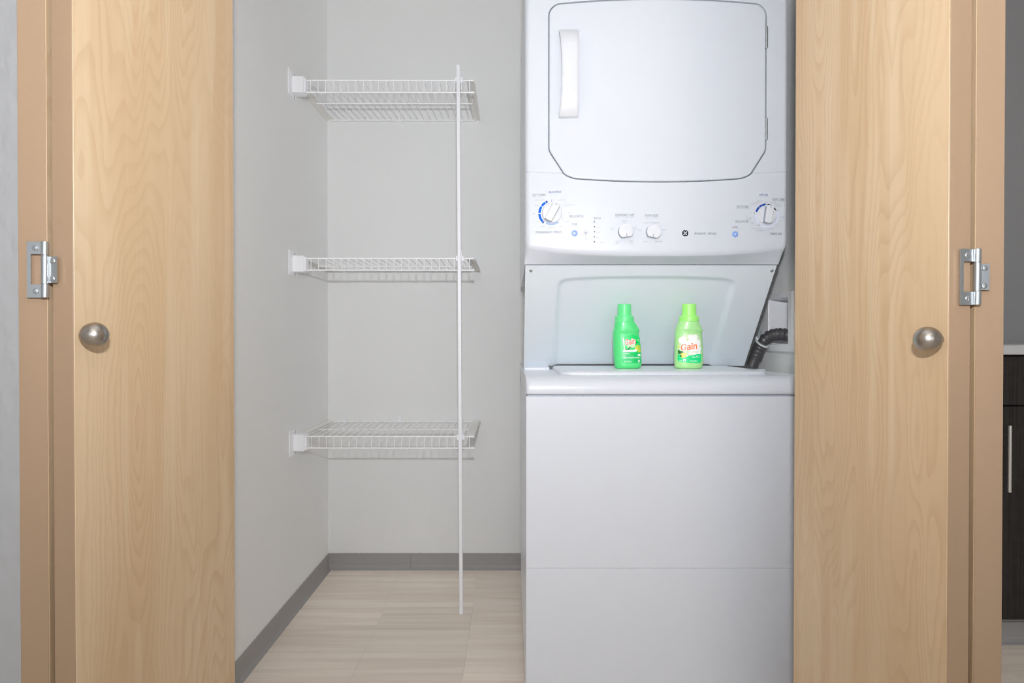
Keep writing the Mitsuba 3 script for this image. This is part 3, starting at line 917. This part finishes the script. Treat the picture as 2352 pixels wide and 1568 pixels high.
for hx_ in (0.1180, 0.6590):
    put('lid_hinge', cbox(hx_ - 0.003, hx_ + 0.003, 1.885, 1.918, 0.8495, 0.8600, 0.001), 'm_dark_steel', M)
put('rear_ledge', rbox(X0 + 0.001, 0.1140, 1.860, 1.965, 0.845, 0.8590, 0.005), 'm_enamel', M, smooth=40)
put('hose_bracket', cbox(0.6900, 0.7600, 1.885, 1.960, 0.8440, 0.8500, 0.001), 'm_enamel_lightened', M)

# ------------------------------------------------------------------ outlet box, hoses
B = thing('outlet_box', 'white recessed washer outlet box in the wall behind the machine, black hose in it', 'outlet box')
y0, y1, z0, z1 = OB['y0'], OB['y1'], OB['z0'], OB['z1']
e = 0.0015
inner = (mbox(XR - 0.0005, XR + 0.073, y0 + 0.0005, y1 - 0.0005, z0 + 0.0005, z1 - 0.0005) - mbox(XR - 0.01, XR + 0.071, y0 + e + 0.0005, y1 - e - 0.0005, z0 + e + 0.0005, z1 - e - 0.0005))
put('box', inner, 'm_shelf_plastic', B)
rim = Polygon([(y0 - 0.026, z0 - 0.026), (y1 + 0.012, z0 - 0.026), (y1 + 0.012, z1 + 0.016), (y0 - 0.026, z1 + 0.016)])
def rim_mesh():
    a = np.array([(y0 - 0.028, z0 - 0.024), (y1 + 0.012, z0 - 0.024), (y1 + 0.012, z1 + 0.016), (y0 - 0.028, z1 + 0.016)])
    b = np.array([(y0 + 0.001, z0 + 0.001), (y1 - 0.001, z0 + 0.001), (y1 - 0.001, z1 - 0.001), (y0 + 0.001, z1 - 0.001)])
    m_ = a * 0.82 + b * 0.18
    m2 = a * 0.12 + b * 0.88
    R = [(a, XR - 0.0002), (a, XR - 0.004), (m_, XR - 0.009), (m2, XR - 0.009), (b, XR - 0.006), (b, XR + 0.002)]
    return loft([np.stack([np.full(4, x), q[:, 0], q[:, 1]], 1) for q, x in R], False, False)


put('rim', rim_mesh(), 'm_shelf_plastic', B)

from scipy.interpolate import CubicSpline
hp = np.array([(0.7345, 1.930, 0.8560), (0.742, 1.926, 0.880), (0.752, 1.918, 0.910), (0.7625, 1.903, 0.936), (0.772, 1.880, 0.950), (0.780, 1.855, 0.954), (0.788, 1.832, 0.954), (0.800, 1.806, 0.950), (0.822, 1.800, 0.944)])
cs = CubicSpline(np.linspace(0, 1, len(hp)), hp)
Hk = thing('drain_hose', 'black corrugated drain hose curving from the washer into the outlet box', 'hose')
t1 = np.linspace(0.0, 0.34, 60)
r1 = np.where(t1 < 0.13, 0.0168, 0.0196) + 0.0009 * np.sin(t1 * 120) * (t1 > 0.13)
put('boot', tube(cs(t1), r1, 20), 'm_hose', Hk, smooth=40)
t2 = np.linspace(0.33, 1.0, 260)
ph = (t2 - 0.33) / 0.67 * 9
tri_ = np.abs((ph % 1) * 2 - 1)
r2 = 0.0122 + 0.0062 * tri_ ** 0.9
put('corrugated_tube', tube(cs(t2), r2, 24), 'm_hose', Hk, smooth=20)
tc = 0.335
c0, cd = cs(tc), cs(tc, 1)
cd /= np.linalg.norm(cd)
K = thing('cable_tie', 'white cable tie clamped round the black drain hose', 'cable tie')
put('strap', lathe([(0.0196, -0.0022), (0.0216, -0.0022), (0.0216, 0.0022), (0.0196, 0.0022)], c0, cd, 32), 'm_tie', K)
hd_ = c0 + np.array([-0.0185, -0.004, 0.0135])
put('lock_head', place(cbox(-0.0032, 0.0032, -0.003, 0.003, -0.006, 0.006, 0.001), hd_, [0.87, 0, 0.5], [0, 1, 0], [-0.5, 0, 0.87]), 'm_tie', K)
gp = CubicSpline(np.linspace(0, 1, 5), np.array([(0.772, 1.995, 0.852), (0.780, 1.992, 0.900), (0.778, 1.988, 0.955), (0.764, 1.984, 1.005), (0.748, 1.982, 1.050)]))
tt = np.linspace(0, 1, 30)
c_ = gp(tt)
put('flexible_conduit', tube(c_, 0.0085, 14), 'm_conduit', smooth=40)
labels['flexible_conduit'] = {'label': 'grey flexible conduit rising behind the black drain hose', 'category': 'conduit'}

# ------------------------------------------------------------------ wire shelves
SH_YF, SH_YB = 2.170, 2.570
XS0, XS1 = -0.7060, -0.1290
N_W = 23
wx = np.linspace(-0.7130, -0.1435, N_W)


def wire_shelf(z, label):
    k = thing('wire_shelf', label, 'shelf', 'white wire shelves')
    r = 0.0029
    put('front_rail', tube([[-0.7200, SH_YF, z], [XS1 - 0.006, SH_YF, z]], r, 10), 'm_white_wire', k, smooth=50)
    put('lip_rail', tube([[-0.7200, SH_YF + 0.002, z - 0.040], [XS1, SH_YF + 0.002, z - 0.040]], r, 10), 'm_white_wire', k, smooth=50)
    put('middle_rail', tube([[-0.7280, 2.370, z - 0.0045], [-0.1470, 2.370, z - 0.0045]], r * 0.85, 10), 'm_white_wire', k, smooth=50)
    put('rear_rail', tube([[-0.7300, SH_YB - 0.008, z], [-0.1480, SH_YB - 0.008, z]], r, 10), 'm_white_wire', k, smooth=50)
    for x in wx:
        pts = [[x, SH_YB - 0.006, z + 0.0010], [x, 2.37, z - 0.0005], [x, SH_YF + 0.010, z + 0.0010], [x, SH_YF + 0.003, z + 0.0006], [x, SH_YF - 0.0028, z - 0.0030], [x, SH_YF - 0.0015, z - 0.010], [x, SH_YF - 0.0010, z - 0.0415]]
        put('wire', tube(pts, 0.0014, 6), 'm_white_wire', k, smooth=50)
    for x in (XS1 + 0.002, ):
        put('end_cap', lathe([(0.0038, -0.013), (0.0040, 0.0), (0.0034, 0.0012), (0, 0.0014)], [x, SH_YF + 0.002, z - 0.040], [1, 0, 0], 16), 'm_shelf_plastic', k, smooth=40)
        put('end_cap', lathe([(0.0038, -0.013), (0.0040, 0.0), (0.0034, 0.0012), (0, 0.0014)], [x - 0.002, SH_YF, z], [1, 0, 0], 16), 'm_shelf_plastic', k, smooth=40)
    # side strips that carry the ends of the shelf
    strip = [(-0.1545, 0.0005), (-0.1545, 0.0020), (-0.1330, 0.0045), (-0.1262, 0.0030), (-0.1255, -0.0060), (-0.1270, -0.0060), (-0.1275, 0.0012), (-0.1335, 0.0024)]
    def strip_mesh(pts, y0, y1):
        return extrude_y(Polygon(pts), y0, y1)
    m = strip_mesh(strip, SH_YF + 0.010, SH_YB); m.apply_translation([0, 0, z + 0.001])
    put('side_strip', m, 'm_shelf_strip', k)
    m = strip_mesh([(-(a) - 0.8745, b) for a, b in strip], SH_YF + 0.040, SH_YB); m.apply_translation([0, 0, z + 0.001])
    put('side_strip', m, 'm_shelf_strip', k)
    # bracket on the left wall that holds the front rails
    plate = cat(cbox(XL, XL + 0.0040, 2.118, 2.196, z - 0.062, z + 0.024, 0.0012),)
    b = put('wall_bracket', plate, 'm_shelf_plastic', k)
    put('socket', cat(cbox(XL + 0.003, XL + 0.0420, 2.150, 2.192, z - 0.0475, z + 0.0080, 0.0015), cbox(XL + 0.040, XL + 0.0480, 2.156, 2.186, z - 0.0445, z + 0.0040, 0.001)), 'm_shelf_plastic', b)
    for zz in (z + 0.017, z - 0.055):
        put('screw', lathe([(0.0048, 0.0), (0.0040, 0.0018), (0.0015, 0.0024), (0.0012, 0.0012), (0, 0.0012)], [XL + 0.004, 2.172, zz], [1, 0, 0], 16), 'm_zinc_screw', b, smooth=30)
    # clips on the back wall
    for x in (-0.676, -0.453, -0.203):
        cl = cat(cbox(x - 0.006, x + 0.006, YB - 0.0150, YB - 0.0003, z + 0.001, z + 0.012, 0.002), cbox(x - 0.0045, x + 0.0045, YB - 0.006, YB - 0.0003, z + 0.010, z + 0.026, 0.002),
                 cbox(x - 0.0065, x + 0.0065, YB - 0.0150, YB - 0.006, z - 0.0060, z + 0.004, 0.002))
        put('wall_clip', cl, 'm_shelf_plastic', k)
    return k


wire_shelf(1.8260, 'white wire shelf on the closet back wall, topmost of three, seen from below')
wire_shelf(1.2170, 'white wire shelf on the closet back wall, middle one at eye level')
wire_shelf(0.6050, 'white wire shelf on the closet back wall, lowest of three, seen from above')

PO = thing('shelf_pole', 'slim white upright pole from floor to above top shelf, fixed to three wire shelves', 'pole')
pa, pb = np.array([-0.1712, 2.1560, 0.0]), np.array([-0.1800, 2.1560, 1.8720])
pd_ = (pb - pa) / np.linalg.norm(pb - pa)


def pole_at(z):
    return pa + (pb - pa) * (z / pb[2])


def slanted(x0, x1, y0, y1, za, zb, c):
    m = cbox(x0, x1, y0, y1, 0, 1, 0) if c == 0 else cbox(x0, x1, y0, y1, za, zb, c)
    v = m.vertices.copy()
    if c == 0:
        v[:, 2] = za + v[:, 2] * (zb - za)
    v[:, 0] += pa[0] + (pb[0] - pa[0]) * v[:, 2] / pb[2]
    v[:, 1] += pa[1]
    m.vertices = v
    return m


put('tube', slanted(-0.0062, 0.0062, -0.0062, 0.0062, 0.004, 1.866, 0.0014), 'm_shelf_plastic', PO)
put('cap', slanted(-0.0068, 0.0068, -0.0068, 0.0068, 1.853, 1.8720, 0.0012), 'm_shelf_plastic', PO)
put('foot', slanted(-0.0070, 0.0070, -0.0070, 0.0070, 0.0002, 0.0170, 0.0012), 'm_shelf_plastic', PO)
for z in (1.8260, 1.2170, 0.6050):
    put('shelf_clip', cat(slanted(-0.0125, 0.0150, 0.0045, 0.0100, z - 0.010, z + 0.0085, 0.0015), slanted(0.0055, 0.0090, -0.002, 0.0090, z - 0.004, z + 0.027, 0.0010)), 'm_shelf_plastic', PO)

# ------------------------------------------------------------------ kitchen unit beyond the right door
K = thing('base_cabinet', 'dark brown base cabinet with bar handle, seen past the right folding door', 'cabinet')
FY = 1.873
put('body', cbox(1.372, 1.835, FY + 0.0205, 2.555, 0.100, 0.893), 'm_espresso', K)
put('drawer_front', cbox(1.375, 1.832, FY, FY + 0.019, 0.7445, 0.8890, 0.0015), 'm_espresso', K)
dk = put('door', cbox(1.375, 1.832, FY, FY + 0.019, 0.1050, 0.7405, 0.0015), 'm_espresso', K)
hx_, hyy = 1.4540, FY - 0.034
put('handle', cat(tube([[hx_, hyy, 0.494], [hx_, hyy, 0.4945], [hx_, hyy, 0.688], [hx_, hyy, 0.6885]], 0.0058, 20)), 'm_chrome', dk, smooth=50, label='brushed steel bar handle')
for zz in (0.530, 0.658):
    put('handle_post', tube([[hx_, hyy, zz], [hx_, FY + 0.002, zz]], 0.0030, 12), 'm_chrome', dk, smooth=50)
put('toe_kick', cbox(1.372, 1.835, FY + 0.075, FY + 0.09, 0.0, 0.1), 'm_base', K)
put('toe_base', base_run([1.372, FY + 0.075, 0.0003], [1, 0, 0], 0.463, [0, -1, 0]), 'm_base', K)
put('countertop', rbox(1.345, 2.40, FY - 0.020, 2.556, 0.8945, 0.9225, 0.003), 'm_counter', smooth=40)
labels['countertop'] = {'label': 'light grey countertop on the dark cabinet at the right edge', 'category': 'countertop'}
K2 = thing('base_cabinet', 'dark brown base cabinet beyond the right edge, next to the one with the bar handle', 'cabinet')
put('body', cbox(1.838, 2.36, FY + 0.0205, 2.555, 0.100, 0.893), 'm_espresso', K2)
put('door', cbox(1.841, 2.357, FY, FY + 0.019, 0.1050, 0.8890, 0.0015), 'm_espresso', K2)
put('toe_kick', cbox(1.838, 2.36, FY + 0.075, FY + 0.09, 0.0, 0.1), 'm_base', K2)

#BOTTLES-BEGIN
# ------------------------------------------------------------------ bottles on the lid
LIDZ = 0.8605


def bottle(key, label, cat_, group, origin, zs, Ls, Rs, Ds, cap_r, cap_z, body_mat, cap_mat, prints, n_exp=2.5):
    """origin: the neck's axis on the lid; profile: left and right half widths and depth over height"""
    k = thing(key, label, cat_, group)
    ox, oy, oz = origin
    zz = np.unique(np.concatenate([np.linspace(zs[0], zs[-1], 90), zs]))
    fl, fr_, fd = (lambda q, a=a: np.interp(q, zs, a) for a in (Ls, Rs, Ds))
    def smooth1(f):
        v = f(zz)
        w = np.array([1, 3, 1.0]) / 5
        vv = np.convolve(np.pad(v, 1, mode='edge'), w, 'valid')
        return vv
    L_, R_, D_ = smooth1(fl), smooth1(fr_), smooth1(fd)
    th = np.linspace(0, 2 * np.pi, 96, endpoint=False)
    ct, st = np.cos(th), np.sin(th)
    sx = np.sign(ct) * np.abs(ct) ** (2 / n_exp)
    sy = np.sign(st) * np.abs(st) ** (2 / n_exp)
    rings = [np.stack([ox + (R_[i] - L_[i]) / 2 + (R_[i] + L_[i]) / 2 * sx, oy + D_[i] * sy, np.full(96, oz + zz[i])], 1) for i in range(len(zz))]
    put('body', loft(rings), body_mat, k, smooth=40)
    def surf(x, z):
        h = z - oz
        l, r, d = np.interp(h, zz, L_), np.interp(h, zz, R_), np.interp(h, zz, D_)
        u = np.clip(np.abs((x - ox - (r - l) / 2) / ((l + r) / 2)), 0, 0.999)
        return oy - d * (1 - u ** n_exp) ** (1 / n_exp)
    r0, r1, rc = cap_r
    za, zb, zc = cap_z
    capm = lathe([(rc - 0.004, za - 0.001), (rc, za + 0.0006), (rc, zb - 0.0018), (rc - 0.0010, zb - 0.0004), (r0 + 0.0012, zb), (r0, zb + 0.0012), (r1, zc - 0.0014), (r1 - 0.0008, zc - 0.0003), (r1 - 0.002, zc), (0.0, zc)], [ox, oy, oz], [0, 0, 1], 64)
    put('cap', capm, cap_mat, k, smooth=30)
    lab = None
    for i, (name, geom, mat, lay) in enumerate(prints):
        g = affinity.translate(geom, ox, oz)
        g = g.segmentize(0.004)
        m = None
        outm = []
        for q in polys(g):
            # cut in both directions so that the print follows the body
            x0, z0_, x1, z1_ = q.bounds
            for b0 in np.arange(z0_, z1_, 0.006):
                for qq in polys(q.intersection(sbox(-9, b0, 9, b0 + 0.006))):
                    outm.append(decal(qq, surf, 0.0003 + 0.00012 * lay, 0.004))
        m = cat(*outm)
        if lab is None:
            lab = put(name, m, mat, k, smooth=True)
        else:
            put(name, m, mat, lab, smooth=True)
    return k


def U(pts, cx=337.0, base=1475.0, sc=8163.0):
    """drawing units of the label artwork (downwards y) to metres from the bottle's axis and foot"""
    return [((x - cx) / sc, (base - y) / sc) for x, y in pts]


def blob(pts, r, **kw):
    return unary_union([Point(p).buffer(q) for p, q in zip(U(pts, **kw), [a / 8163.0 for a in r])])


def brand(x, y, h, w, rot, **kw):
    g = text_poly('Gain', h / 8163.0, True)
    b = g.bounds
    g = affinity.scale(g, w / 8163.0 / (b[2] - b[0]), 1.0, origin=(0, 0))
    g = affinity.skew(g, xs=8, origin=(0, 0))
    g = affinity.rotate(g, rot, origin=(0, 0))
    (dx_, dz_), = U([(x, y)], **kw)
    return affinity.translate(g, dx_, dz_)


def small(t, x, y, h, w, **kw):
    g = text_poly(t, h / 8163.0, True)
    b = g.bounds
    g = affinity.scale(g, w / 8163.0 / (b[2] - b[0]), 1.0, origin=(0, 0))
    (dx_, dz_), = U([(x, y)], **kw)
    return affinity.translate(g, dx_, dz_)


# deep green bottle
lab1 = Polygon(U([(243, 880), (262, 815), (300, 775), (400, 735), (500, 728), (590, 752), (640, 790), (662, 860), (685, 980), (700, 1120), (712, 1290), (704, 1330), (670, 1350), (300, 1362), (268, 1350), (255, 1310)])).buffer(-0.001).buffer(0.001)
g1 = brand(435, 880, 118, 232, 8)
low1 = lab1.intersection(Polygon(U([(200, 1118), (760, 1105), (760, 1500), (200, 1500)])))
stripe = Polygon(U([(262, 790), (288, 780), (322, 1070), (298, 1075)])).intersection(lab1)
prints1 = [
    ('label', lab1, 'm_print_green', 0),
    ('label_band', low1, 'm_print_deep', 1),
    ('stripe', stripe, 'm_print_cream', 1),
    ('leaf', blob([(400, 1040), (345, 1050), (545, 910), (575, 900), (430, 1000)], [22, 16, 20, 16, 24]).intersection(lab1), 'm_print_leaf', 1),
    ('flower', blob([(390, 985), (420, 965), (455, 985), (480, 960), (520, 960), (500, 1000), (545, 985)], [24, 20, 24, 20, 26, 22, 22]).intersection(lab1), 'm_print_pale', 2),
    ('fruit', blob([(610, 1010), (650, 1040), (570, 1040), (630, 1080)], [62, 54, 40, 40]).intersection(lab1), 'm_print_lime', 2),
    ('fruit', blob([(590, 1020), (660, 1090)], [28, 24]).intersection(lab1), 'm_print_yellow', 3),
    ('scent_bar', Polygon(U([(272, 1072), (500, 1062), (560, 1040), (590, 1075), (560, 1102), (280, 1108)])).buffer(0.0004), 'm_print_white', 3),
    ('brand_outline', g1.buffer(0.0011), 'm_print_white', 4),
    ('brand_lettering', g1, 'm_print_red', 5),
    ('lettering', small('original', 340, 1143, 24, 145), 'm_print_white', 3),
    ('lettering', small('fresh', 298, 1192, 20, 64), 'm_print_white', 3),
    ('lettering', small('LIQUID LAUNDRY DETERGENT', 470, 1233, 28, 405), 'm_print_white', 3),
    ('lettering', small('10 FL OZ 295 mL', 382, 1320, 28, 165), 'm_print_white', 3),
    ('emblem', blob([(620, 1175), (640, 1165), (660, 1178), (636, 1188)], [18, 16, 18, 16]), 'm_print_white', 3),
    ('emblem', sbox(*[c for p in U([(612, 1338), (655, 1285)]) for c in p]), 'm_print_white', 3),
    ('emblem_dot', blob([(633, 1312)], [13]), 'm_print_grey', 4),
    ('spark', blob([(612, 835), (622, 855)], [9, 10]), 'm_print_white', 3),
]
bottle('detergent_bottle', 'deep green detergent bottle with orange lettering on the washer lid, left of the two', 'bottle', None,
       (0.311, 1.735, LIDZ),
       np.array([0, 0.0012, 0.0055, 0.0116, 0.0214, 0.0337, 0.058, 0.0826, 0.0887, 0.096, 0.0991, 0.102, 0.107, 0.1169, 0.1267, 0.1285]),
       np.array([0.0215, 0.0238, 0.0262, 0.0272, 0.0284, 0.0294, 0.0305, 0.0311, 0.0312, 0.0310, 0.0307, 0.0303, 0.0292, 0.0270, 0.0250, 0.022]),
       np.array([0.0385, 0.0420, 0.0455, 0.0470, 0.0469, 0.0462, 0.0445, 0.0413, 0.0404, 0.0388, 0.0400, 0.0411, 0.0395, 0.0335, 0.0272, 0.024]),
       np.array([0.0180, 0.0205, 0.0225, 0.0232, 0.0235, 0.0235, 0.0235, 0.0235, 0.0235, 0.0238, 0.0246, 0.0252, 0.0256, 0.0256, 0.0252, 0.022]),
       (0.0188, 0.0181, 0.0256), (0.1265, 0.1428, 0.1758), 'm_b_green', 'm_b_green_cap', prints1)

# lime bottle
kw = dict(cx=420.0, base=1495.0)
lab2 = Polygon(U([(150, 900), (160, 830), (230, 770), (330, 735), (450, 725), (560, 745), (630, 800), (645, 900), (655, 1100), (655, 1320), (630, 1368), (560, 1372), (200, 1350), (150, 1340), (135, 1290), (140, 1000)], **kw)).buffer(-0.001).buffer(0.001)
cloud2 = blob([(230, 870), (300, 900), (400, 810), (500, 800), (560, 930), (590, 1060), (560, 1130), (480, 1130), (400, 1140), (470, 900), (400, 960), (330, 880), (470, 1020), (600, 1130)], [75, 70, 60, 60, 80, 62, 62, 60, 50, 100, 90, 70, 100, 40], **kw).intersection(lab2)
teal2 = lab2.intersection(Polygon(U([(100, 1170), (330, 1215), (480, 1195), (560, 1170), (700, 1180), (700, 1500), (100, 1500)], **kw)))
g2 = brand(372, 1010, 128, 350, 6, **kw)
prints2 = [
    ('label', lab2, 'm_print_pale', 0),
    ('cloud', cloud2, 'm_print_white', 1),
    ('label_band', teal2, 'm_print_teal', 2),
    ('sprig', blob([(310, 770), (320, 800), (345, 840), (290, 800), (330, 860)], [12, 12, 16, 9, 14], **kw), 'm_print_lime', 2),
    ('leaf', blob([(160, 1110), (180, 1145), (215, 1125), (260, 1150), (200, 1215), (155, 1150)], [24, 30, 24, 22, 22, 18], **kw).intersection(lab2), 'm_print_leaf', 3),
    ('flower', blob([(225, 1180), (260, 1170), (245, 1215), (275, 1225), (230, 1240), (300, 1170)], [30, 28, 32, 26, 24, 16], **kw), 'm_print_yellow', 4),
    ('blossom', blob([(325, 1205)], [26], **kw), 'm_print_cream', 4),
    ('fruit', blob([(155, 1015), (150, 950)], [18, 14], **kw).intersection(lab2), 'm_print_yellow', 2),
    ('brand_outline', g2.buffer(0.0013), 'm_print_white', 4),
    ('brand_lettering', g2, 'm_print_orange', 5),
    ('lettering', small('FABRIC SOFTENER', 440, 1128, 20, 270, **kw), 'm_print_lime', 3),
    ('lettering', small('original', 470, 1236, 22, 85, **kw), 'm_print_white', 3),
    ('lettering', small('10 FL OZ 295 mL', 480, 1328, 28, 175, **kw), 'm_print_white', 3),
    ('lettering', small('NEW', 198, 1322, 18, 55, **kw), 'm_print_white', 3),
    ('emblem', sbox(*[c for p in U([(248, 1336), (300, 1284)], **kw) for c in p]), 'm_print_white', 3),
    ('emblem_dot', blob([(273, 1310)], [14], **kw), 'm_print_grey', 4),
    ('emblem', blob([(582, 1232)], [28], **kw).difference(blob([(582, 1232)], [22], **kw)), 'm_print_cream', 3),
    ('spark', blob([(538, 1225)], [11], **kw), 'm_print_white', 3),
]
bottle('softener_bottle', 'pale lime green softener bottle with orange lettering on the washer lid, right of the two', 'bottle', None,
       (0.4873, 1.730, LIDZ),
       np.array([0, 0.0012, 0.0055, 0.0116, 0.0214, 0.0337, 0.058, 0.0750, 0.0887, 0.0974, 0.1015, 0.1050, 0.107, 0.1169, 0.1280, 0.1300]),
       np.array([0.0330, 0.0360, 0.0386, 0.0394, 0.0398, 0.0398, 0.0394, 0.0390, 0.0384, 0.0377, 0.0372, 0.0368, 0.0364, 0.0328, 0.0285, 0.024]),
       np.array([0.0310, 0.0335, 0.0360, 0.0374, 0.0377, 0.0377, 0.0368, 0.0357, 0.0350, 0.0343, 0.0369, 0.0360, 0.0352, 0.0310, 0.0253, 0.022]),
       np.array([0.0170, 0.0195, 0.0215, 0.0222, 0.0226, 0.0226, 0.0226, 0.0226, 0.0226, 0.0228, 0.0236, 0.0246, 0.0250, 0.0252, 0.0252, 0.022]),
       (0.0196, 0.0184, 0.0262), (0.1280, 0.1432, 0.1758), 'm_b_lime', 'm_b_lime_cap', prints2, 2.2)
#BOTTLES-END
